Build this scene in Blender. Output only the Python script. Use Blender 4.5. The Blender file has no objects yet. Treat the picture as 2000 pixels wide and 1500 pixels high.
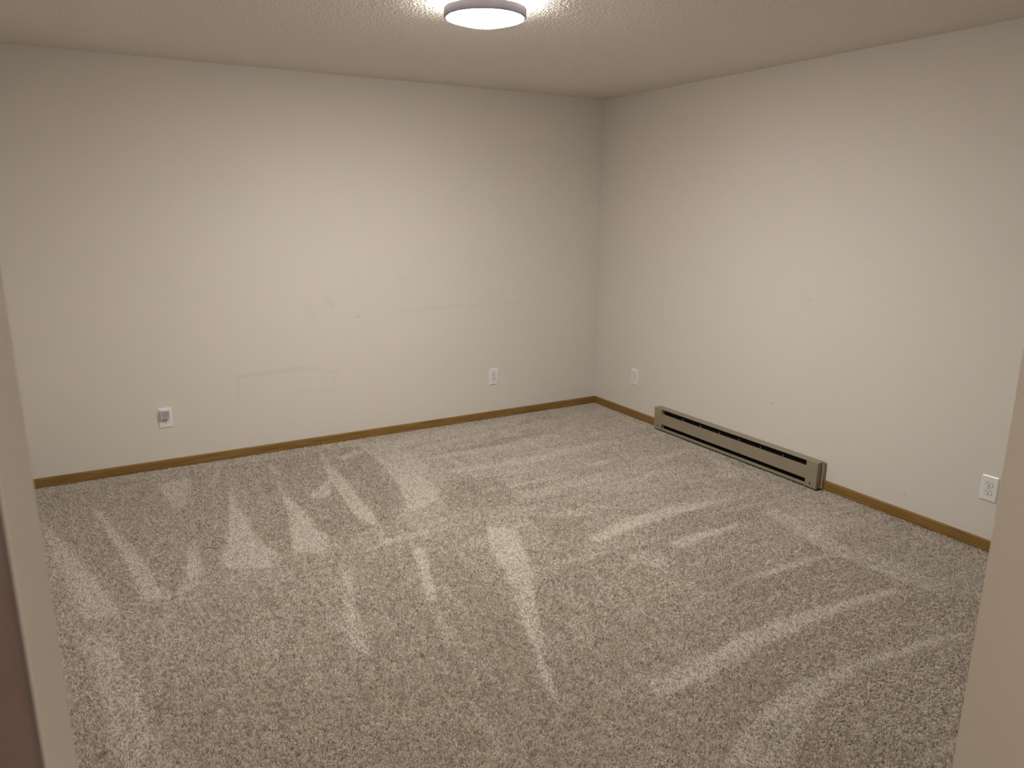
import bpy, bmesh, math, random
import numpy as np
from mathutils import Vector, Matrix

scene = bpy.context.scene
C = scene.collection

# ------------------------------------------------------------------ camera
CAM = Vector((-3.6607, -4.8954, 1.6138))
YAW, PITCH, ROLL, FPX = 0.52637, 0.23635, 0.00549, 1440.95
cam_data = bpy.data.cameras.new('camera')
cam = bpy.data.objects.new('camera', cam_data)
C.objects.link(cam)
fwd = Vector((math.sin(YAW) * math.cos(PITCH), math.cos(YAW) * math.cos(PITCH), -math.sin(PITCH)))
r0 = Vector((math.cos(YAW), -math.sin(YAW), 0))
u0 = r0.cross(fwd)
rgt = math.cos(ROLL) * r0 + math.sin(ROLL) * u0
upv = -math.sin(ROLL) * r0 + math.cos(ROLL) * u0
cam.matrix_world = Matrix(((rgt.x, upv.x, -fwd.x, CAM.x), (rgt.y, upv.y, -fwd.y, CAM.y),
                           (rgt.z, upv.z, -fwd.z, CAM.z), (0, 0, 0, 1)))
cam_data.sensor_width = 36.0
cam_data.lens = FPX / 2000 * 36.0
cam_data.clip_start = 0.01
cam_data.dof.use_dof = True
cam_data.dof.focus_distance = 4.2
cam_data.dof.aperture_fstop = 13.0
scene.camera = cam

# ------------------------------------------------------------------ world, exposure
world = bpy.data.worlds.new('world')
scene.world = world
world.use_nodes = True
world.node_tree.nodes['Background'].inputs[0].default_value = (1.0, 0.86, 0.76, 1)
world.node_tree.nodes['Background'].inputs[1].default_value = 0.02
vs = scene.view_settings
scene.display_settings.display_device = 'sRGB'
vs.view_transform = 'Standard'
vs.look = 'None'
vs.gamma = 1.0
vs.use_curve_mapping = False
vs.exposure = 1.48
scene.cycles.use_light_tree = False   # two lamps only
scene.cycles.diffuse_bounces = 3
scene.cycles.transmission_bounces = 2
scene.cycles.max_bounces = 5
scene.cycles.caustics_reflective = False
scene.cycles.caustics_refractive = False
LAMP_DOWN = 72.0      # the frosted diffuser
LAMP_UP = 80.0        # the back glow ring that washes the ceiling
HALL_FILL = 24.0       # added unseen fill lamp in the hallway
LAMP_COLOR = (1.0, 0.99, 1.0, 1)
HALL_FILL_COLOR = (1.0, 0.87, 0.77, 1)

# ------------------------------------------------------------------ room measures (metres, far corner = origin)
H = 2.42
XL = -4.25             # left wall
YF = -4.515            # front wall, room face
YH = -4.63             # front wall, hallway face
OX0, OX1 = -3.690, -2.833   # doorway
ZF = -0.012            # carpet backing; the pile tips end near z = 0
T = 0.1
HALL_Y = -5.75
HALL_X0, HALL_X1 = -5.2, -1.7

# ------------------------------------------------------------------ helpers
def mat(name):
    m = bpy.data.materials.new(name)
    m.use_nodes = True
    nt = m.node_tree
    return m, nt, nt.nodes['Principled BSDF']

def N(nt, t, **kw):
    n = nt.nodes.new(t)
    for k, v in kw.items():
        if k.startswith('i_'):
            n.inputs[k[2:].replace('_', ' ')].default_value = v
        else:
            setattr(n, k, v)
    return n

def math_node(nt, op, a, b=None, c=None, clamp=False):
    n = nt.nodes.new('ShaderNodeMath')
    n.operation = op
    n.use_clamp = clamp
    for i, v in enumerate((a, b, c)):
        if v is None:
            continue
        if isinstance(v, (int, float)):
            n.inputs[i].default_value = v
        else:
            nt.links.new(v, n.inputs[i])
    return n.outputs[0]

def mixc(nt, fac, a, b):
    n = nt.nodes.new('ShaderNodeMix')
    n.data_type = 'RGBA'
    for s, v in ((n.inputs[0], fac), (n.inputs[6], a), (n.inputs[7], b)):
        if isinstance(v, (int, float)):
            s.default_value = v
        elif isinstance(v, tuple):
            s.default_value = v
        else:
            nt.links.new(v, s)
    return n.outputs[2]

def add_box(bm, x0, x1, y0, y1, z0, z1):
    vs_ = [bm.verts.new((x, y, z)) for x in (x0, x1) for y in (y0, y1) for z in (z0, z1)]
    for f in ((0, 1, 3, 2), (4, 6, 7, 5), (0, 4, 5, 1), (2, 3, 7, 6), (0, 2, 6, 4), (1, 5, 7, 3)):
        bm.faces.new([vs_[i] for i in f])

def box_bm(*a):
    bm = bmesh.new()
    add_box(bm, *a)
    return bm

def prism_bm(profile, axis, a0, a1):
    """extrude a closed 2-D outline along an axis ('x': outline in y,z; 'y': outline in x,z; 'z': outline in x,y)"""
    bm = bmesh.new()
    def pt(p, a):
        return {'x': (a, p[0], p[1]), 'y': (p[0], a, p[1]), 'z': (p[0], p[1], a)}[axis]
    A = [bm.verts.new(pt(p, a0)) for p in profile]
    B = [bm.verts.new(pt(p, a1)) for p in profile]
    n = len(profile)
    bm.faces.new(A)
    bm.faces.new(list(reversed(B)))
    for i in range(n):
        bm.faces.new((A[i], B[i], B[(i + 1) % n], A[(i + 1) % n]))
    return bm

def lathe_bm(profile, seg=96, closed=False):
    """revolve (r, z) points about z"""
    bm = bmesh.new()
    rings = []
    for r, z in profile:
        if r < 1e-6:
            rings.append([bm.verts.new((0, 0, z))])
        else:
            rings.append([bm.verts.new((r * math.cos(2 * math.pi * k / seg), r * math.sin(2 * math.pi * k / seg), z)) for k in range(seg)])
    pairs = list(zip(rings[:-1], rings[1:]))
    if closed:
        pairs.append((rings[-1], rings[0]))
    for a, b in pairs:
        for k in range(seg):
            k2 = (k + 1) % seg
            if len(a) == 1 and len(b) == 1:
                continue
            if len(a) == 1:
                bm.faces.new((a[0], b[k], b[k2]))
            elif len(b) == 1:
                bm.faces.new((a[k], b[0], a[k2]))
            else:
                bm.faces.new((a[k], b[k], b[k2], a[k2]))
    return bm

def obj(name, bm, m, parent=None, bevel=0.0, segs=2, smooth=False):
    bmesh.ops.recalc_face_normals(bm, faces=bm.faces)
    me = bpy.data.meshes.new(name)
    bm.to_mesh(me)
    bm.free()
    o = bpy.data.objects.new(name, me)
    C.objects.link(o)
    if m:
        me.materials.append(m)
    if parent:
        o.parent = parent
    if bevel:
        b = o.modifiers.new('bevel', 'BEVEL')
        b.width = bevel
        b.segments = segs
        b.limit_method = 'ANGLE'
    if smooth:
        for p in me.polygons:
            p.use_smooth = True
    return o

def struct(name, bm, m, parent=None, **kw):
    o = obj(name, bm, m, parent, **kw)
    o['kind'] = 'structure'
    return o

def thing(name, label, cat, loc=(0, 0, 0), rotz=0.0, group=None):
    o = bpy.data.objects.new(name, None)
    C.objects.link(o)
    o.empty_display_size = 0.05
    o.location = loc
    o.rotation_euler = (0, 0, rotz)
    o['label'] = label
    o['category'] = cat
    if group:
        o['group'] = group
    return o

# ------------------------------------------------------------------ materials
def matte(nt, b):
    """swap the Principled node for a plain matte one (flat paint, acoustic spray)"""
    nt.nodes.remove(b)
    d = N(nt, 'ShaderNodeBsdfDiffuse')
    out = [q for q in nt.nodes if q.type == 'OUTPUT_MATERIAL'][0]
    nt.links.new(d.outputs[0], out.inputs['Surface'])
    return d

def wall_paint(name, base, marks, bump=0.12):
    """flat painted drywall with a fine roller stipple; the 'scuff' attribute holds rubbed marks"""
    m, nt, b = mat(name)
    b = matte(nt, b)
    geo = N(nt, 'ShaderNodeNewGeometry')
    b.inputs['Color'].default_value = base
    if marks:
        at = N(nt, 'ShaderNodeAttribute', attribute_name='scuff')
        nt.links.new(mixc(nt, at.outputs['Fac'], base, (0.28, 0.25, 0.22, 1)), b.inputs['Color'])
    st = N(nt, 'ShaderNodeTexNoise', i_Scale=230.0, i_Detail=0.0)
    nt.links.new(geo.outputs['Position'], st.inputs['Vector'])
    bp = N(nt, 'ShaderNodeBump', i_Strength=bump, i_Distance=0.002)
    nt.links.new(st.outputs[0], bp.inputs['Height'])
    nt.links.new(bp.outputs[0], b.inputs['Normal'])
    return m

PAINT = (0.80, 0.742, 0.655, 1)
# rubbed marks: (u0, z0, u1, z1, half width, strength) in metres on the wall
SCUFF_BACK = [
    (-2.86, 0.535, -2.45, 0.548, 0.022, 0.15), (-2.45, 0.548, -2.20, 0.50, 0.022, 0.11),
    (-2.22, 0.50, -2.23, 0.34, 0.018, 0.06), (-2.86, 0.53, -2.875, 0.36, 0.018, 0.09),
    (-2.60, 0.40, -2.22, 0.36, 0.014, 0.06),
    (-1.70, 0.885, -1.26, 0.897, 0.016, 0.11), (-1.26, 0.897, -0.52, 0.893, 0.014, 0.09),
    (-2.052, 0.871, -2.030, 0.871, 0.006, 0.75), (-3.14, 0.236, -3.12, 0.231, 0.005, 0.35),
    (-3.235, 0.204, -3.222, 0.210, 0.006, 0.45), (-2.25, 0.985, -2.225, 0.96, 0.03, 0.12),
    (-0.287, 0.31, -0.283, 0.27, 0.007, 0.25), (-1.362, 2.074, -1.360, 2.068, 0.008, 0.25),
    (-1.75, 1.13, -1.70, 1.10, 0.03, 0.07), (-0.52, 0.20, -0.50, 0.23, 0.01, 0.2),
    (-2.40, 0.98, -2.36, 0.90, 0.04, 0.06)]
SCUFF_RIGHT = [
    (-1.855, 0.423, -1.830, 0.421, 0.006, 0.8), (-1.827, 2.014, -1.80, 2.02, 0.012, 0.12),
    (-2.05, 1.097, -2.052, 1.092, 0.007, 0.35), (-2.76, 0.135, -2.757, 0.115, 0.006, 0.3),
    (-2.44, 1.36, -2.36, 1.37, 0.02, 0.05), (-1.2, 0.62, -1.14, 0.61, 0.02, 0.05)]
M_scuffed = wall_paint('paint_scuffed', PAINT, True)
M_paint = wall_paint('paint_plain', PAINT, False)

m, nt, b = mat('ceiling_texture')
b = matte(nt, b)
geo = N(nt, 'ShaderNodeNewGeometry')
n1 = N(nt, 'ShaderNodeTexNoise', i_Scale=80.0, i_Detail=1.5, i_Roughness=0.6)
nt.links.new(geo.outputs['Position'], n1.inputs['Vector'])
bp = N(nt, 'ShaderNodeBump', i_Strength=0.8, i_Distance=0.009)
nt.links.new(n1.outputs[0], bp.inputs['Height'])
nt.links.new(bp.outputs[0], b.inputs['Normal'])
b.inputs['Color'].default_value = (0.86, 0.79, 0.705, 1)
M_ceil = m

def oak(name, axis):
    m, nt, b = mat(name)
    geo = N(nt, 'ShaderNodeNewGeometry')
    mp = N(nt, 'ShaderNodeMapping')
    mp.inputs['Scale'].default_value = (5, 160, 160) if axis == 'x' else (160, 5, 160)
    nt.links.new(geo.outputs['Position'], mp.inputs['Vector'])
    g = N(nt, 'ShaderNodeTexNoise', i_Scale=1.0, i_Detail=5.0, i_Roughness=0.65, i_Distortion=0.6)
    nt.links.new(mp.outputs[0], g.inputs['Vector'])
    rmp = N(nt, 'ShaderNodeValToRGB')
    rmp.color_ramp.elements[0].position = 0.32
    rmp.color_ramp.elements[0].color = (0.175, 0.094, 0.024, 1)
    rmp.color_ramp.elements[1].position = 0.66
    rmp.color_ramp.elements[1].color = (0.37, 0.212, 0.062, 1)
    nt.links.new(g.outputs[0], rmp.inputs[0])
    nt.links.new(rmp.outputs[0], b.inputs['Base Color'])
    b.inputs['Roughness'].default_value = 0.45
    b.inputs['Specular IOR Level'].default_value = 0.3
    bp = N(nt, 'ShaderNodeBump', i_Strength=0.15, i_Distance=0.001)
    nt.links.new(g.outputs[0], bp.inputs['Height'])
    nt.links.new(bp.outputs[0], b.inputs['Normal'])
    return m
M_oak_x, M_oak_y = oak('oak_along_x', 'x'), oak('oak_along_y', 'y')

def plain(name, col, rough=0.5, spec=0.4, noise=0.0, metal=0.0):
    m, nt, b = mat(name)
    b.inputs['Base Color'].default_value = col
    b.inputs['Roughness'].default_value = rough
    b.inputs['Specular IOR Level'].default_value = spec
    b.inputs['Metallic'].default_value = metal
    if noise:
        geo = N(nt, 'ShaderNodeNewGeometry')
        n = N(nt, 'ShaderNodeTexNoise', i_Scale=22.0, i_Detail=5.0)
        nt.links.new(geo.outputs['Position'], n.inputs['Vector'])
        c = mixc(nt, n.outputs[0], tuple(v * (1 + noise) for v in col[:3]) + (1,), tuple(v * (1 - noise) for v in col[:3]) + (1,))
        nt.links.new(c, b.inputs['Base Color'])
    return m
M_heater = plain('heater_enamel', (0.33, 0.280, 0.190, 1), 0.38, 0.45, 0.10)
M_heater_dark = plain('heater_dark_interior', (0.012, 0.010, 0.009, 1), 0.7, 0.2)
M_fin = plain('heater_bracket_steel', (0.40, 0.36, 0.30, 1), 0.45, 0.5)
M_plate = plain('outlet_plastic', (0.90, 0.875, 0.835, 1), 0.32, 0.5, 0.02)
M_slot = plain('outlet_slot_dark', (0.02, 0.018, 0.016, 1), 0.6, 0.2)
M_screw = plain('plate_screw', (0.62, 0.59, 0.54, 1), 0.3, 0.5, 0.0, 0.3)
M_adapter = plain('adapter_plastic', (0.88, 0.86, 0.87, 1), 0.35, 0.5)
M_adapter_face = plain('adapter_smoked_face', (0.43, 0.40, 0.45, 1), 0.3, 0.5)
M_band = plain('lamp_band', (0.17, 0.158, 0.172, 1), 0.4, 0.5)
M_casing = plain('casing_added_dark', (0.155, 0.115, 0.095, 1), 0.5, 0.3, 0.15)
M_caulk = plain('caulk', (0.72, 0.68, 0.62, 1), 0.55, 0.3)
M_back_mat = plain('carpet_backing', (0.42, 0.36, 0.295, 1), 0.95, 0.05, 0.15)

def emitter(name, strength, color=LAMP_COLOR):
    m, nt, b = mat(name)
    b.inputs['Base Color'].default_value = (0.85, 0.85, 0.85, 1)
    b.inputs['Roughness'].default_value = 0.4
    b.inputs['Emission Color'].default_value = color
    b.inputs['Emission Strength'].default_value = strength
    return m
M_diff = emitter('lamp_diffuser_lit', LAMP_DOWN)
M_glow = emitter('lamp_back_glow_lit', LAMP_UP)

# ------------------------------------------------------------------ the room shell
def scuffed_wall(name, axis, u0, u1, marks):
    """wall slab whose room face is a fine grid carrying the scuff marks"""
    nu, nz = int((u1 - u0) / 0.01), int((H - ZF) / 0.01)
    U, Z = np.meshgrid(np.linspace(u0, u1, nu + 1), np.linspace(ZF, H, nz + 1))
    S = np.zeros(U.shape)
    for a0, b0, a1, b1, w, s in marks:
        du, dz = a1 - a0, b1 - b0
        t = np.clip(((U - a0) * du + (Z - b0) * dz) / (du * du + dz * dz), 0, 1)
        d = np.hypot(U - a0 - t * du, Z - b0 - t * dz)
        S = np.maximum(S, s * np.clip(1 - d / w, 0, 1))
    S *= np.random.default_rng(3).uniform(0.45, 1.0, S.shape)
    n = U.size
    zero = np.zeros(n)
    V = np.stack([U.ravel(), zero, Z.ravel()] if axis == 'x' else [zero, U.ravel(), Z.ravel()], 1)
    idx = np.arange(n).reshape(nz + 1, nu + 1)
    q = np.stack([idx[:-1, :-1], idx[:-1, 1:], idx[1:, 1:], idx[1:, :-1]], -1).reshape(-1, 4)
    if axis == 'y':
        q = q[:, ::-1]
    c = [int(idx[0, 0]), int(idx[0, -1]), int(idx[-1, -1]), int(idx[-1, 0])]
    back = V[c] + ((0, T, 0) if axis == 'x' else (T, 0, 0))
    verts = V.tolist() + back.tolist()
    faces = q.tolist() + [[n + 3, n + 2, n + 1, n]]
    rims = [idx[0, :], idx[:, -1], idx[-1, ::-1], idx[::-1, 0]]
    for k, r in enumerate(rims):
        faces.append([int(v) for v in r][::-1] + [n + k, n + (k + 1) % 4])
    me = bpy.data.meshes.new(name)
    me.from_pydata(verts, [], faces)
    at = me.attributes.new('scuff', 'FLOAT', 'POINT')
    at.data.foreach_set('value', np.concatenate([S.ravel(), np.zeros(4)]).astype(np.float32))
    me.materials.append(M_scuffed)
    o = bpy.data.objects.new(name, me)
    C.objects.link(o)
    o['kind'] = 'structure'
    return o

struct('floor', box_bm(HALL_X0, T, HALL_Y, T, ZF - 0.08, ZF), M_back_mat)
struct('ceiling', box_bm(XL - T, T, YH, T, H, H + 0.1), M_ceil)
scuffed_wall('wall_back', 'x', XL - T, T, SCUFF_BACK)
scuffed_wall('wall_right', 'y', YH, 0.0, SCUFF_RIGHT)
struct('wall_left', box_bm(XL - T, XL, YH, 0.0, ZF, H), M_paint)
bm = bmesh.new()
add_box(bm, XL, OX0, YH, YF, ZF, H)
add_box(bm, OX1, 0.0, YH, YF, ZF, H)
add_box(bm, OX0, OX1, YH, YF, 2.06, H)
struct('wall_front', bm, M_paint)
# the hallway behind the doorway, where the photographer stands
bm = bmesh.new()
add_box(bm, HALL_X0, HALL_X1, HALL_Y - T, HALL_Y, ZF, H)
struct('wall_hall_far', bm, M_paint)
struct('wall_hall_left', box_bm(HALL_X0 - T, HALL_X0, HALL_Y, YH, ZF, H), M_paint)
struct('wall_hall_right', box_bm(HALL_X1, HALL_X1 + T, HALL_Y, YH, ZF, H), M_paint)
struct('wall_hall_near', box_bm(HALL_X0, XL - T, YH, YF, ZF, H), M_paint)
struct('ceiling_hall', box_bm(HALL_X0, HALL_X1, HALL_Y, YH, H, H + 0.1), M_ceil)

# caulk bead running up the far corner
bead = []
R_ = 0.006
for k in range(7):
    a = math.pi / 2 * k / 6
    bead.append((-R_ + R_ * math.sin(a), -R_ + R_ * math.cos(a)))
bead = [(0.0, 0.0), (-R_, 0.0)] + [(-R_ * (1 - math.sin(a)) * 0.9 - 0.0003, -R_ * (1 - math.cos(a)) * 0.9 - 0.0003) for a in (math.pi / 2 * k / 5 for k in range(6))] + [(0.0, -R_)]
struct('trim_1', prism_bm(bead, 'z', 0.052, H - 0.02), M_caulk)

# oak baseboards: flat stock with an eased top edge
BT, BH = 0.012, 0.0535
def base_profile(sign=-1):
    return [(0, ZF), (sign * BT, ZF), (sign * BT, BH - 0.006), (sign * BT * 0.9, BH - 0.003), (sign * BT * 0.68, BH - 0.0008), (sign * BT * 0.45, BH), (0, BH)]
HY0, HY1 = -0.828, -2.264          # heater ends along the right wall
struct('baseboard_back', prism_bm(base_profile(), 'x', XL, -BT), M_oak_x)
struct('baseboard_right', prism_bm(base_profile(), 'y', HY0 + 0.002, 0.0), M_oak_y)
struct('baseboard_right', prism_bm(base_profile(), 'y', YF, HY1 - 0.016), M_oak_y)
struct('baseboard_left', prism_bm([(XL - p[0], p[1]) for p in base_profile()], 'y', YF, -BT), M_oak_y)
struct('baseboard_front', prism_bm([(YF - p[0], p[1]) for p in base_profile()], 'x', OX1, -BT), M_oak_x)

# casing added on the hallway side, dark brown so the doorway edge stays dark
for k, (xa, xb) in enumerate(((OX0 - 0.062, OX0), (OX1, OX1 + 0.062))):
    struct('trim_%d' % (k + 2), box_bm(xa, xb, YH - 0.012, YH, ZF, 2.12), M_casing, bevel=0.003)

# ------------------------------------------------------------------ ceiling light
LX, LY = -2.112, -1.995
lamp = thing('ceiling_light', 'round flush ceiling light with dark grey band and glowing white diffuser', 'ceiling light', (LX, LY, H))
R = 0.169
obj('mounting_pan', lathe_bm([(0, 0), (0.085, 0), (0.085, -0.022), (0, -0.022)], 64), M_plate, lamp, smooth=False)
obj('glow_ring', lathe_bm([(0.100, -0.0195), (0.150, -0.0195), (0.150, -0.0215), (0.100, -0.0215)], 36, closed=True), M_glow, lamp)
obj('band', lathe_bm([(0.085, -0.022), (R - 0.004, -0.022), (R, -0.026), (R, -0.058), (R - 0.003, -0.061), (R - 0.010, -0.061), (R - 0.011, -0.028), (0.085, -0.028)], 128, closed=True), M_band, lamp, smooth=False)
RD = R - 0.0115
prof = [(RD, -0.040), (RD, -0.0575)]
for k in range(1, 9):
    q = 1 - k / 8
    prof.append((RD * q, -0.0575 - 0.030 * (1 - q ** 2.4)))
obj('diffuser', lathe_bm(prof, 48), M_diff, lamp, smooth=True)

# fill lamp added out of frame, brightens the doorway faces and near carpet
hl = thing('hallway_fill_light', 'added unseen hallway light that brightens the doorway and near carpet', 'ceiling light', (-3.58, -5.42, H))
obj('band', lathe_bm([(0.0, 0), (0.13, 0), (0.13, -0.045), (0.0, -0.045)], 64), M_plate, hl)
obj('diffuser', lathe_bm([(0.122, -0.045), (0.115, -0.06), (0.08, -0.07), (0.0, -0.074)], 20), emitter('hall_fill_lit', HALL_FILL, HALL_FILL_COLOR), hl, smooth=True)

# ------------------------------------------------------------------ electric baseboard heater on the right wall
# local frame: x = 0 on the wall, -x into the room; heater runs along y from HY0 to HY1
heater = thing('baseboard_heater', 'long low taupe metal electric baseboard heater on the right wall', 'heater', (0, 0.5 * (HY0 + HY1), 0.0))
hl0, hl1 = (HY0 - HY1) / 2, -(HY0 - HY1) / 2      # local y of far and near end
HD, HH, Z0 = 0.060, 0.163, 0.001
CAPL, CAPR = 0.078, 0.078                          # end cap widths
fy0, fy1 = hl0 - CAPL, hl1 + CAPR
obj('back_plate', box_bm(-0.006, -0.0005, hl1, hl0, Z0, HH - 0.002), M_heater, heater)
obj('interior', box_bm(-0.030, -0.0062, fy1, fy0, Z0 + 0.003, HH - 0.004), M_heater_dark, heater)
# top cover: folded sheet with a short drip lip in front
obj('top_cover', prism_bm([(-0.0005, HH), (-HD, HH - 0.001), (-HD - 0.0005, HH - 0.0045), (-HD + 0.0012, HH - 0.0045), (-HD + 0.0015, HH - 0.0028), (-0.0005, HH - 0.0018)], 'y', hl1, hl0), M_heater, heater)
# front panel, rolled at its top and bottom edge
obj('front_panel', prism_bm([(-HD, 0.124), (-HD, 0.047), (-HD + 0.003, 0.0445), (-HD + 0.007, 0.0435), (-HD + 0.007, 0.0450), (-HD + 0.004, 0.0458), (-HD + 0.0015, 0.0480), (-HD + 0.0015, 0.1225), (-HD + 0.006, 0.1240), (-HD + 0.006, 0.1255)], 'y', fy1 - 0.001, fy0 + 0.001), M_heater, heater)
obj('bottom_rail', prism_bm([(-HD + 0.004, Z0), (-HD + 0.004, 0.015), (-HD + 0.006, 0.0175), (-HD + 0.012, 0.0175), (-HD + 0.012, 0.016), (-HD + 0.0065, 0.0155), (-HD + 0.0055, Z0)], 'y', fy1, fy0), M_heater, heater)
obj('bottom_pan', box_bm(-HD + 0.0055, -0.006, fy1, fy0, Z0, Z0 + 0.002), M_heater, heater)
for y0_, y1_ in ((fy0, hl0), (hl1, fy1)):
    cap = obj('end_cap', box_bm(-HD - 0.0008, -0.0065, y0_, y1_, Z0, HH - 0.0046), M_heater, heater, bevel=0.0012)
    yc = y0_ + 0.036 if y0_ == fy0 else y1_ - 0.036
    sb = lathe_bm([(0, 0), (0.0058, 0), (0.0058, 0.0012), (0.0035, 0.0022), (0, 0.0024)], 20)
    bmesh.ops.rotate(sb, verts=sb.verts, cent=(0, 0, 0), matrix=Matrix.Rotation(-math.pi / 2, 3, 'Y'))
    bmesh.ops.translate(sb, verts=sb.verts, vec=(-HD - 0.0008, yc, 0.026))
    obj('screw', sb, M_slot, cap)
# junction box behind the near end cap stands a little proud of it
obj('junction_box', box_bm(-0.024, -0.0005, hl1 - 0.015, hl1 + 0.03, Z0, HH - 0.004), M_heater, heater, bevel=0.001)
for k in range(6):
    y = (-1.126 - 0.1766 * k) - heater.location.y
    bb = bmesh.new()
    add_box(bb, -HD + 0.003, -HD + 0.0075, y - 0.0008, y + 0.0008, 0.124, 0.142)
    obj('bracket', bb, M_fin, heater)
# element fins seen through the slots: one stack of thin plates
fb = bmesh.new()
ny = 150
for k in range(ny):
    y = fy1 + 0.01 + (fy0 - fy1 - 0.02) * k / (ny - 1)
    add_box(fb, -0.050, -0.0305, y - 0.0003, y + 0.0003, 0.05, 0.105)
fins = obj('heating_fins', fb, M_heater_dark, heater)
fins['kind'] = 'stuff'

# ------------------------------------------------------------------ wall outlets
PW, PH = 0.0795, 0.127
def rounded_rect(w, h, r, n=5):
    pts = []
    for cx, cy, a0 in ((w / 2 - r, h / 2 - r, 0), (-w / 2 + r, h / 2 - r, 90), (-w / 2 + r, -h / 2 + r, 180), (w / 2 - r, -h / 2 + r, 270)):
        for k in range(n + 1):
            a = math.radians(a0 + 90 * k / n)
            pts.append((cx + r * math.cos(a), cy + r * math.sin(a)))
    return pts

def face_bm(outline, d0, d1, inset=0.0):
    """plate in the local xz-plane, its face toward -y; inset slopes the rim"""
    bm = bmesh.new()
    A = [bm.verts.new((p[0], -d0, p[1])) for p in outline]
    def sc(p, q):
        mx = max(abs(v[0]) for v in outline)
        mz = max(abs(v[1]) for v in outline)
        return (p[0] * (1 - q / mx), p[1] * (1 - q / mz))
    B = [bm.verts.new((p[0], -(d0 + (d1 - d0) * 0.45), p[1])) for p in outline]
    D = [bm.verts.new((sc(p, inset)[0], -d1, sc(p, inset)[1])) for p in outline]
    n = len(outline)
    bm.faces.new(A)
    bm.faces.new(D)
    for X, Y in ((A, B), (B, D)):
        for i in range(n):
            bm.faces.new((X[i], X[(i + 1) % n], Y[(i + 1) % n], Y[i]))
    return bm

def receptacle_outline():
    # round face cut flat above and below, as on a duplex receptacle
    pts = []
    for k in range(40):
        a = 2 * math.pi * k / 40
        x, z = 0.0172 * math.cos(a), 0.0172 * math.sin(a)
        pts.append((x, max(-0.0143, min(0.0143, z))))
    return pts

def make_outlet(label, loc, rotz, tilt=0.0):
    t = thing('wall_outlet', label, 'outlet', loc, rotz)
    t.rotation_euler = (0, tilt, rotz)
    obj('cover_plate', face_bm(rounded_rect(PW, PH, 0.004), 0.0002, 0.0062, 0.0055), M_plate, t)
    for s in (1, -1):
        zc = s * 0.0205
        bmr = face_bm(receptacle_outline(), 0.005, 0.0082, 0.0006)
        bmesh.ops.translate(bmr, verts=bmr.verts, vec=(0, 0, zc))
        r = obj('receptacle', bmr, M_plate, t)
        rim = receptacle_outline()
        ring = bmesh.new()
        I = [ring.verts.new((p[0] * 1.0, -0.00655, p[1] + zc)) for p in rim]
        O = [ring.verts.new((p[0] * 1.05, -0.00655, p[1] * 1.05 + zc)) for p in rim]
        I2 = [ring.verts.new((p[0] * 1.0, -0.0060, p[1] + zc)) for p in rim]
        O2 = [ring.verts.new((p[0] * 1.05, -0.0060, p[1] * 1.05 + zc)) for p in rim]
        for i in range(len(rim)):
            j = (i + 1) % len(rim)
            ring.faces.new((I[i], I[j], O[j], O[i]))
            ring.faces.new((O[i], O[j], O2[j], O2[i]))
            ring.faces.new((I2[i], I2[j], I[j], I[i]))
        obj('seam', ring, M_slot, r)
        obj('slot', box_bm(-0.0076, -0.0050, -0.0085, -0.0079, zc + 0.0005, zc + 0.0095), M_slot, r)
        obj('slot', box_bm(0.0050, 0.0074, -0.0085, -0.0079, zc + 0.0015, zc + 0.0088), M_slot, r)
        g = bmesh.new()
        pts = [(0.0030 * math.cos(2 * math.pi * k / 16), 0.0030 * math.sin(2 * math.pi * k / 16) + zc - 0.0068) for k in range(16)]
        F = [g.verts.new((p[0], -0.0085, p[1])) for p in pts]
        Bk = [g.verts.new((p[0], -0.0079, p[1])) for p in pts]
        g.faces.new(F)
        for i in range(16):
            g.faces.new((F[i], F[(i + 1) % 16], Bk[(i + 1) % 16], Bk[i]))
        obj('ground_hole', g, M_slot, r)
    sb = lathe_bm([(0, 0), (0.0032, 0), (0.0030, 0.0008), (0, 0.0012)], 16)
    bmesh.ops.rotate(sb, verts=sb.verts, cent=(0, 0, 0), matrix=Matrix.Rotation(math.pi / 2, 3, 'X'))
    bmesh.ops.translate(sb, verts=sb.verts, vec=(0, -0.0062, 0))
    obj('screw', sb, M_screw, t)
    return t

RW = -math.pi / 2      # on the right wall the plate faces -x
make_outlet('white duplex outlet on the back wall with a square adapter plugged into its top socket', (-3.309, 0, 0.3235), 0)
make_outlet('empty white duplex outlet on the back wall, left of the room corner', (-0.982, 0, 0.3295), 0)
make_outlet('white duplex outlet on the right wall between the corner and the heater', (0, -0.510, 0.3205), RW)
make_outlet('white duplex outlet low on the right wall, right beside the doorway edge', (0, -3.168, 0.308), RW)

# the small cube adapter plugged into the first outlet
ad = thing('plug_adapter', 'small square white plug-in adapter with grey face in the left outlet', 'adapter', (-3.309, -0.0086, 0.3235 + 0.028))
obj('housing', face_bm(rounded_rect(0.052, 0.054, 0.004), 0.0, 0.024, 0.0015), M_adapter, ad)
obj('face', face_bm(rounded_rect(0.044, 0.045, 0.003), 0.0236, 0.0246, 0.0004), M_adapter_face, ad)

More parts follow.
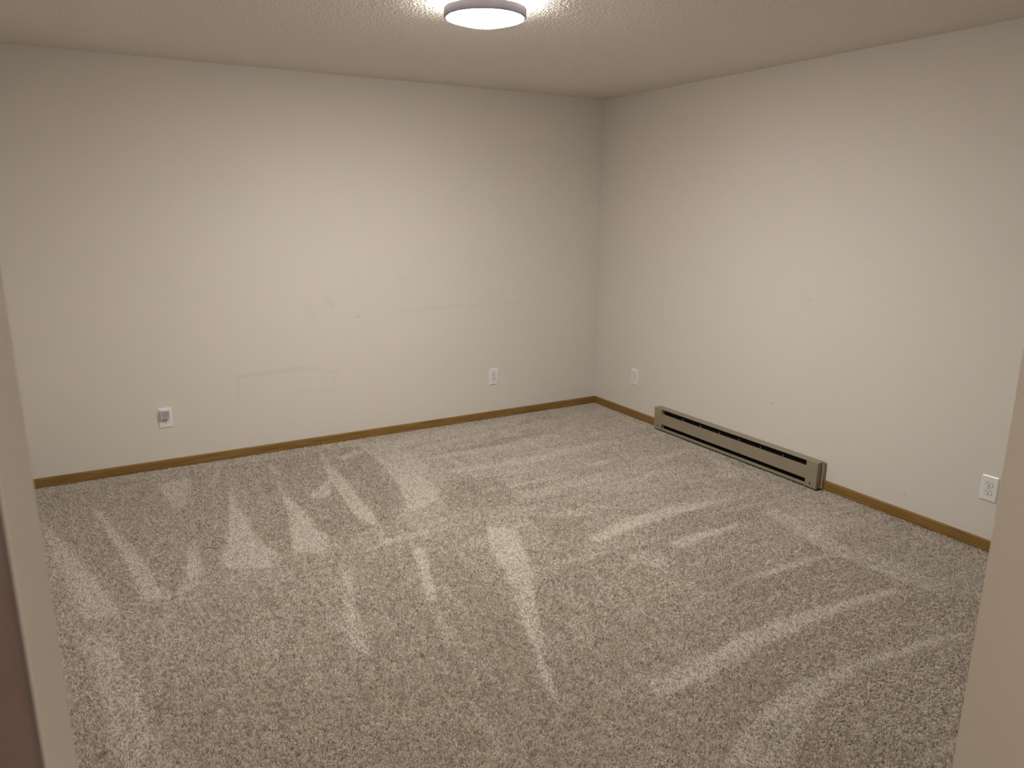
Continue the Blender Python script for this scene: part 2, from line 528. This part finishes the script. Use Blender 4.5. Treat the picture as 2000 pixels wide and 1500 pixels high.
# ------------------------------------------------------------------ carpet pile: one strand object, combed by the vacuum cleaner
# PILE: which way the nap was left, +1 = laid flat by the nozzle, -1 = raised; outlines in floor metres
PILE = [
    (-0.55, [(-4.00, -0.15), (-2.13, -0.15), (-2.16, -0.97), (-2.27, -1.35), (-2.48, -1.50), (-2.79, -1.49), (-3.01, -1.54), (-3.23, -1.50), (-3.49, -1.72), (-3.60, -1.69), (-3.67, -1.80), (-3.73, -1.46), (-3.83, -1.10), (-3.98, -0.58)]),
    (0.9, [(-3.98, -0.57), (-3.89, -0.84), (-3.80, -1.23), (-3.73, -1.51), (-3.68, -1.72), (-3.69, -1.80), (-3.81, -1.76), (-3.87, -1.43), (-3.94, -0.97)]),
    (0.75, [(-3.81, -1.85), (-3.72, -1.90), (-3.66, -2.28), (-3.62, -2.71), (-3.60, -2.79), (-3.73, -2.72), (-3.76, -2.44), (-3.79, -2.18)]),
    (1, [(-3.78, -0.26), (-3.71, -0.61), (-3.63, -0.98), (-3.56, -1.30), (-3.51, -1.65), (-3.48, -1.72), (-3.55, -1.74), (-3.60, -1.69), (-3.63, -1.33), (-3.69, -0.95), (-3.76, -0.49)]),
    (0.75, [(-3.43, -0.26), (-3.23, -0.27), (-3.27, -0.53), (-3.34, -0.77), (-3.37, -0.65), (-3.40, -0.46)]),
    (0.9, [(-3.01, -0.27), (-3.05, -0.70), (-3.05, -1.12), (-3.04, -1.40), (-3.00, -1.53), (-3.07, -1.67), (-3.24, -1.57), (-3.25, -1.46), (-3.19, -1.30), (-3.09, -0.76)]),
    (0.6, [(-3.35, -1.18), (-3.33, -1.32), (-3.33, -1.52), (-3.39, -1.70), (-3.46, -1.74), (-3.40, -1.48)]),
    (0.95, [(-2.78, -0.50), (-2.79, -0.79), (-2.76, -1.08), (-2.76, -1.35), (-2.73, -1.46), (-2.79, -1.62), (-2.94, -1.60), (-2.85, -1.14), (-2.81, -0.77)]),
    (0.95, [(-2.41, -0.17), (-2.41, -0.36), (-2.42, -0.57), (-2.42, -0.85), (-2.44, -1.09), (-2.44, -1.32), (-2.47, -1.53), (-2.51, -1.42), (-2.54, -1.26), (-2.52, -1.00), (-2.50, -0.75), (-2.47, -0.49)]),
    (0.8, [(-2.46, -0.61), (-2.55, -0.88), (-2.59, -0.97), (-2.68, -0.94), (-2.64, -0.86), (-2.55, -0.75)]),
    (1, [(-2.11, -0.07), (-2.12, -0.40), (-2.13, -0.70), (-2.17, -0.99), (-2.22, -1.22), (-2.29, -1.39), (-2.13, -1.36), (-1.99, -1.19), (-1.98, -0.93), (-1.85, -0.71), (-1.88, -0.56), (-1.90, -0.41), (-1.99, -0.18)]),
    (0.8, [(-1.96, -0.14), (-1.49, -0.10), (-0.86, -0.09), (-0.57, -0.08), (-0.94, -0.22), (-1.41, -0.28), (-1.74, -0.32), (-1.98, -0.34)]),
    (1, [(-1.83, -0.38), (-1.51, -0.33), (-1.17, -0.30), (-0.69, -0.26), (-0.73, -0.34), (-1.21, -0.39), (-1.56, -0.43), (-1.83, -0.44)]),
    (1, [(-1.79, -0.59), (-1.56, -0.60), (-1.17, -0.62), (-0.90, -0.59), (-0.77, -0.62), (-0.80, -0.67), (-0.96, -0.69), (-1.23, -0.72), (-1.61, -0.69), (-1.80, -0.66)]),
    (1, [(-1.02, -0.33), (-0.71, -0.29), (-0.32, -0.24), (-0.35, -0.30), (-0.76, -0.37), (-1.05, -0.40)]),
    (1, [(-1.35, -0.93), (-1.11, -0.92), (-0.75, -0.90), (-0.46, -0.89), (-0.50, -0.94), (-0.82, -0.99), (-1.19, -1.04), (-1.41, -1.03)]),
    (0.8, [(-1.81, -0.89), (-1.54, -0.92), (-1.35, -0.93), (-1.40, -1.01), (-1.58, -1.00), (-1.82, -0.97)]),
    (0.9, [(-1.00, -1.18), (-0.92, -1.25), (-0.82, -1.22), (-0.79, -1.27), (-0.85, -1.31), (-0.99, -1.28)]),
    (1, [(-1.61, -2.14), (-1.29, -2.03), (-1.05, -2.04), (-0.57, -2.10), (-0.80, -2.13), (-1.14, -2.14), (-1.36, -2.16), (-1.59, -2.20)]),
    (0.95, [(-1.28, -2.37), (-1.12, -2.35), (-0.96, -2.37), (-0.78, -2.38), (-0.91, -2.42), (-1.09, -2.43), (-1.24, -2.46), (-1.31, -2.43)]),
    (0.5, [(-1.56, -2.34), (-1.42, -2.39), (-1.40, -2.51), (-1.51, -2.56), (-1.58, -2.46)]),
    (0.9, [(-1.20, -2.83), (-1.01, -2.80), (-0.85, -2.82), (-0.62, -2.86), (-0.79, -2.86), (-1.03, -2.85), (-1.17, -2.86)]),
    (0.65, [(-0.47, -2.26), (-0.49, -2.49), (-0.54, -2.84), (-0.52, -3.09), (-0.52, -3.31), (-0.62, -3.35), (-0.66, -3.14), (-0.69, -2.89), (-0.65, -2.56), (-0.59, -2.35)]),
    (0.7, [(-0.01, -1.07), (-0.02, -1.33), (-0.19, -1.82), (-0.35, -1.94), (-0.22, -1.59), (-0.13, -1.20)]),
    (0.6, [(0.01, -0.05), (0.01, -0.59), (-0.01, -1.01), (-0.14, -1.10), (-0.14, -0.70), (-0.11, -0.21)]),
    (0.9, [(-2.11, -3.17), (-1.96, -3.18), (-1.59, -3.13), (-1.27, -3.13), (-1.04, -3.15), (-0.86, -3.18), (-0.61, -3.24), (-0.93, -3.22), (-1.18, -3.21), (-1.44, -3.23), (-1.73, -3.25), (-1.94, -3.27), (-2.13, -3.27)]),
    (0.9, [(-2.19, -3.59), (-1.89, -3.48), (-1.65, -3.44), (-1.30, -3.46), (-1.01, -3.50), (-0.73, -3.56), (-0.82, -3.58), (-1.08, -3.54), (-1.34, -3.51), (-1.55, -3.53), (-1.73, -3.57), (-1.91, -3.66), (-2.01, -3.70)]),
    (0.6, [(-1.71, -3.87), (-1.62, -3.85), (-1.44, -3.87), (-1.58, -3.94)]),
    (1, [(-1.99, -1.76), (-1.87, -1.86), (-1.97, -2.15), (-2.11, -2.43), (-2.24, -2.68), (-2.33, -2.85), (-2.41, -3.05), (-2.44, -3.16), (-2.45, -3.11), (-2.43, -2.99), (-2.36, -2.81), (-2.29, -2.63), (-2.21, -2.42), (-2.15, -2.22), (-2.10, -2.01)]),
    (0.9, [(-2.42, -1.79), (-2.36, -1.82), (-2.43, -2.04), (-2.52, -2.32), (-2.56, -2.31), (-2.51, -2.10)]),
    (0.5, [(-2.69, -2.94), (-2.68, -3.00), (-2.69, -3.19), (-2.71, -3.27), (-2.74, -3.26), (-2.72, -3.17), (-2.72, -3.05)]),
    (0.7, [(-2.77, -1.78), (-2.74, -1.85), (-2.83, -2.17), (-2.87, -2.41), (-2.90, -2.54), (-2.94, -2.50), (-2.93, -2.33), (-2.85, -2.06)]),
    (0.35, [(-2.54, -2.33), (-2.54, -2.42), (-2.60, -2.64), (-2.64, -2.65), (-2.61, -2.51)]),
    (0.3, [(-1.92, -2.78), (-1.75, -2.76), (-1.80, -2.81), (-1.94, -2.84)]),
    (-1, [(-1.70, -2.40), (-1.49, -2.44), (-1.49, -2.68), (-1.44, -2.86), (-1.63, -2.96), (-1.75, -2.86), (-1.88, -2.71)]),
    (-0.85, [(-1.73, -1.75), (-1.58, -1.88), (-1.61, -2.12), (-1.78, -2.08)]),
    (-0.85, [(-1.36, -2.40), (-1.29, -2.46), (-1.26, -2.58), (-1.40, -2.57)]),
    (-0.55, [(-1.59, -3.52), (-1.37, -3.52), (-0.95, -3.62), (-1.42, -3.86), (-1.61, -3.83), (-1.89, -3.69)]),
    (-0.35, [(-1.21, -2.55), (-1.23, -2.85), (-0.69, -2.90), (-0.63, -3.19), (-1.14, -3.13), (-1.55, -3.09), (-1.51, -2.92)]),
    (-0.4, [(-1.76, -3.36), (-1.18, -3.26), (-0.48, -3.35), (-0.73, -3.52), (-1.28, -3.44), (-1.63, -3.42)]),
    (-0.3, [(-1.20, -1.99), (-0.68, -2.20), (-0.61, -2.36), (-0.78, -2.37), (-1.24, -2.33)]),
    (-0.35, [(-3.27, -2.72), (-2.73, -2.97), (-2.77, -3.26), (-3.48, -2.86), (-3.49, -2.68)]),
    (-0.3, [(-2.41, -3.15), (-2.05, -3.33), (-1.93, -3.49), (-2.21, -3.59), (-2.55, -3.39)]),
    (0.6, [(-0.56, -0.69), (-0.12, -0.68), (0.18, -0.68), (0.14, -0.74), (-0.19, -0.76), (-0.59, -0.77)]),
    (0.6, [(-0.47, -1.33), (-0.17, -1.30), (0.08, -1.33), (0.03, -1.40), (-0.25, -1.38), (-0.53, -1.41)]),
    (0.55, [(-0.87, -1.60), (-0.75, -1.53), (-0.53, -1.54), (-0.37, -1.56), (-0.61, -1.58), (-0.79, -1.61), (-0.94, -1.70)]),
    (0.6, [(-0.38, -1.77), (-0.15, -1.79), (-0.09, -1.93), (-0.20, -2.00), (-0.30, -1.89), (-0.44, -1.85)]),
    (0.5, [(-3.07, -0.16), (-3.04, -0.17), (-3.12, -0.48), (-3.15, -0.48)]),
    (0.5, [(-2.77, -0.22), (-2.74, -0.23), (-2.74, -0.45), (-2.77, -0.46)]),
    (0.45, [(-2.32, -0.33), (-2.21, -0.26), (-2.13, -0.27), (-2.15, -0.33), (-2.22, -0.34), (-2.31, -0.39)]),
    (0.5, [(-2.45, -1.65), (-2.28, -1.64), (-2.25, -1.70), (-2.43, -1.72), (-2.61, -1.72), (-2.68, -1.77), (-2.69, -1.72)]),
    (-0.5, [(-1.65, -0.55), (-1.28, -0.52), (-0.83, -0.49), (-0.88, -0.55), (-1.34, -0.62), (-1.66, -0.64)]),
    (-0.5, [(-1.72, -0.35), (-1.43, -0.32), (-0.97, -0.27), (-0.61, -0.14), (-0.66, -0.21), (-1.01, -0.33), (-1.47, -0.41)]),
    (0.3, [(-0.02, -2.33), (-0.06, -3.24), (-0.55, -3.46), (-0.54, -3.32), (-0.53, -3.10), (-0.55, -2.85), (-0.48, -2.49), (-0.23, -1.90), (-0.22, -2.06)]),
    (-0.45, [(-1.85, -1.04), (-1.56, -1.16), (-1.66, -1.52), (-1.88, -1.61), (-2.05, -1.39)]),
]
GROOVES = [(-0.97, -2.96, -0.64, -2.98), (-0.99, -3.06, -0.76, -3.09), (-0.90, -3.20, -0.63, -3.24), (-0.82, -3.35, -0.63, -3.34), (-1.04, -3.38, -0.63, -3.42), (-1.15, -2.92, -0.90, -2.94), (-1.26, -3.72, -1.12, -3.73), (-0.68, -2.65, -0.43, -2.65), (-0.28, -1.61, -0.06, -1.61), (-0.56, -1.67, -0.11, -1.70), (-1.16, -3.38, -0.91, -3.41)]

def make_carpet():
    rng = np.random.default_rng(7)
    x0, x1, y0, y1 = XL + 0.014, -0.014, YF + 0.001, -0.014
    # --- nap field on a 5 mm grid
    cs = 0.005
    gx = np.arange(XL - 0.1, 0.1, cs)
    gy = np.arange(YF - 0.3, 0.1, cs)
    GX, GY = np.meshgrid(gx, gy)
    F = np.zeros(GX.shape)
    def blur(a, n):
        for _ in range(n):
            p = np.pad(a, 1, mode='edge')
            a = (p[:-2, 1:-1] + p[2:, 1:-1] + p[1:-1, :-2] + p[1:-1, 2:] + 2 * p[1:-1, 1:-1]) / 6
        return a
    dark_first = sorted(PILE, key=lambda t: t[0])
    for val, poly in dark_first:
        inside = np.zeros(GX.shape, bool)
        n = len(poly)
        for i in range(n):
            ax, ay = poly[i]
            bx, by = poly[(i + 1) % n]
            if ay == by:
                continue
            c = ((ay > GY) != (by > GY)) & (GX < (bx - ax) * (GY - ay) / (by - ay) + ax)
            inside ^= c
        w = blur(inside.astype(float), 2 if val > 0 else 9)
        F = F * (1 - w) + val * w
    def smooth_noise(cell, seed):
        r = np.random.default_rng(seed)
        nx, ny = int((0.4 - XL) / cell) + 4, int((0.6 - YF) / cell) + 4
        g = r.normal(size=(ny, nx))
        def f(x, y):
            u, v = (x - XL + 0.15) / cell, (y - YF + 0.35) / cell
            i, j = np.floor(u).astype(int), np.floor(v).astype(int)
            a, b_ = u - i, v - j
            a, b_ = a * a * (3 - 2 * a), b_ * b_ * (3 - 2 * b_)
            i = np.clip(i, 0, nx - 2)
            j = np.clip(j, 0, ny - 2)
            return (g[j, i] * (1 - a) * (1 - b_) + g[j, i + 1] * a * (1 - b_) + g[j + 1, i] * (1 - a) * b_ + g[j + 1, i + 1] * a * b_)
        return f
    # --- strand roots on a jittered grid
    sp = SPACING
    X, Y = np.meshgrid(np.arange(x0, x1, sp), np.arange(y0, y1, sp))
    X = X.ravel() + rng.uniform(-0.5, 0.5, X.size) * sp
    Y = Y.ravel() + rng.uniform(-0.5, 0.5, Y.size) * sp
    # doorway strip continues under the photographer's feet
    X2, Y2 = np.meshgrid(np.arange(OX0 + 0.004, OX1 - 0.004, sp), np.arange(YH - 0.3, y0, sp))
    X = np.concatenate([X, X2.ravel() + rng.uniform(-0.5, 0.5, X2.size) * sp])
    Y = np.concatenate([Y, Y2.ravel() + rng.uniform(-0.5, 0.5, Y2.size) * sp])
    keep = (X > x0) & (X < x1) & (Y < y1) & ~((X > -0.066) & (Y < HY0 + 0.004) & (Y > HY1 - 0.024))
    keep &= ~((Y < y0) & ((X < OX0 + 0.004) | (X > OX1 - 0.004)))
    X, Y = X[keep], Y[keep]
    n = X.size
    # fuzzy lookup of the nap field
    jx = X + 0.006 * rng.normal(size=n)
    jy = Y + 0.006 * rng.normal(size=n)
    ii = np.clip(((jx - gx[0]) / cs), 0, len(gx) - 2)
    jj = np.clip(((jy - gy[0]) / cs), 0, len(gy) - 2)
    i0, j0 = ii.astype(int), jj.astype(int)
    nap = F[j0, i0]
    nap = nap + 0.08 * smooth_noise(0.14, 1)(X, Y) + 0.06 * smooth_noise(0.05, 2)(X, Y)
    # faint parallel brush lines: along y on the left, along x on the right side of the room
    wr = np.clip((X + 2.3) / 0.5, 0, 1) * np.clip((X - 1.15 * Y - 0.2) / 0.8 + 1, 0, 1)
    line_x = smooth_noise(0.03, 8)(X * 0.06 - 2.0, Y + 0.03 * X)
    line_y = smooth_noise(0.03, 9)(X, Y * 0.07 - 2.0)
    nap = nap + 0.17 * wr * line_x + 0.13 * (1 - wr) * line_y
    groove = np.zeros(n)
    for ax, ay, bx, by in GROOVES:
        dx, dy = bx - ax, by - ay
        t = np.clip(((X - ax) * dx + (Y - ay) * dy) / (dx * dx + dy * dy), 0, 1)
        d = np.hypot(X - ax - t * dx, Y - ay - t * dy)
        groove = np.maximum(groove, np.exp(-(d / 0.006) ** 2))
    nap = np.clip(nap, -1.1, 1.1)
    # clumps of yarn lean together
    c1x, c1y = smooth_noise(CLUMP, 3)(X, Y), smooth_noise(CLUMP, 4)(X, Y)
    c2 = smooth_noise(CLUMP * 1.3, 5)(X, Y)
    lean = np.maximum(TILT0 + TILT1 * nap, -0.50)   # mean tilt (radians) of the nap
    rough = TWIST * (1 + 0.35 * np.clip(-nap, 0, 1))
    ux, uy = 0.25, 0.97                               # the vacuum was pushed towards the back wall
    tx = lean * ux + rough * c1x + 0.18 * rng.normal(size=n)
    ty = lean * uy + rough * c1y + 0.18 * rng.normal(size=n)
    tl = np.clip(np.hypot(tx, ty), 1e-4, None)
    th = np.clip(tl, 0, 1.35)
    dx, dy = tx / tl, ty / tl
    L = PILE_L * (1 + 0.10 * c2 + 0.08 * rng.normal(size=n)) * (1 - 0.35 * groove)
    P = np.empty((n, 3, 3), np.float32)
    P[:, 0] = np.stack([X, Y, np.full(n, ZF - 0.001)], 1)
    h1, v1 = np.sin(th * 0.55) * L * 0.5, np.cos(th * 0.55) * L * 0.5
    P[:, 1] = np.stack([X + dx * h1, Y + dy * h1, ZF + v1], 1)
    h2, v2 = np.sin(th * 1.3) * L * 0.5, np.cos(np.minimum(th * 1.3, 1.75)) * L * 0.5
    P[:, 2] = np.stack([X + dx * (h1 + h2), Y + dy * (h1 + h2), ZF + v1 + v2], 1)
    # keep the tips off the baseboards and the door jambs
    P[:, :, 0] = np.clip(P[:, :, 0], XL + 0.0135, -0.0135)
    P[:, :, 1] = np.minimum(P[:, :, 1], -0.0135)
    hair = bpy.data.hair_curves.new('carpet_pile')
    hair.add_curves([3] * n)
    hair.attributes['position'].data.foreach_set('vector', P.ravel())
    rad = hair.attributes.get('radius') or hair.attributes.new('radius', 'FLOAT', 'POINT')
    r = np.empty((n, 3), np.float32)
    th_ = YARN * (1 + 0.12 * rng.normal(size=n)).clip(0.7, 1.4)
    r[:, 0], r[:, 1], r[:, 2] = th_ * 0.9, th_, th_ * 0.75
    rad.data.foreach_set('value', r.ravel())
    tone = hair.attributes.new('tone', 'FLOAT', 'CURVE')
    tv = np.clip(0.5 + 0.22 * smooth_noise(0.006, 6)(X, Y) + 0.20 * rng.normal(size=n), 0, 1)
    tone.data.foreach_set('value', tv.astype(np.float32))
    o = bpy.data.objects.new('carpet_pile', hair)
    C.objects.link(o)
    o['kind'] = 'stuff'
    o['label'] = 'beige twist-pile carpet with light vacuum tracks across the floor'
    o['category'] = 'carpet'
    m, nt, b = mat('carpet_yarn')
    at = N(nt, 'ShaderNodeAttribute', attribute_name='tone')
    rmp = N(nt, 'ShaderNodeValToRGB')
    e = rmp.color_ramp.elements
    e[0].position, e[0].color = 0.05, YARN_DARK
    e[1].position, e[1].color = 0.75, YARN_LIGHT
    nt.links.new(at.outputs['Fac'], rmp.inputs[0])
    nt.nodes.remove(b)
    b = N(nt, 'ShaderNodeBsdfDiffuse')
    nt.links.new(rmp.outputs[0], b.inputs['Color'])
    # nylon yarn lets some light through
    tr = N(nt, 'ShaderNodeBsdfTranslucent')
    nt.links.new(rmp.outputs[0], tr.inputs['Color'])
    mx = N(nt, 'ShaderNodeMixShader')
    mx.inputs[0].default_value = 0.33
    nt.links.new(b.outputs[0], mx.inputs[1])
    nt.links.new(tr.outputs[0], mx.inputs[2])
    out = [q for q in nt.nodes if q.type == 'OUTPUT_MATERIAL'][0]
    nt.links.new(mx.outputs[0], out.inputs['Surface'])
    hair.materials.append(m)
    return o

SPACING, CLUMP, PILE_L, YARN = 0.0040, 0.0045, 0.0120, 0.0018
TILT0, TILT1, TWIST = 0.30, 1.10, 0.50
YARN_DARK, YARN_LIGHT = (0.45, 0.388, 0.31, 1), (0.90, 0.815, 0.705, 1)
make_carpet()
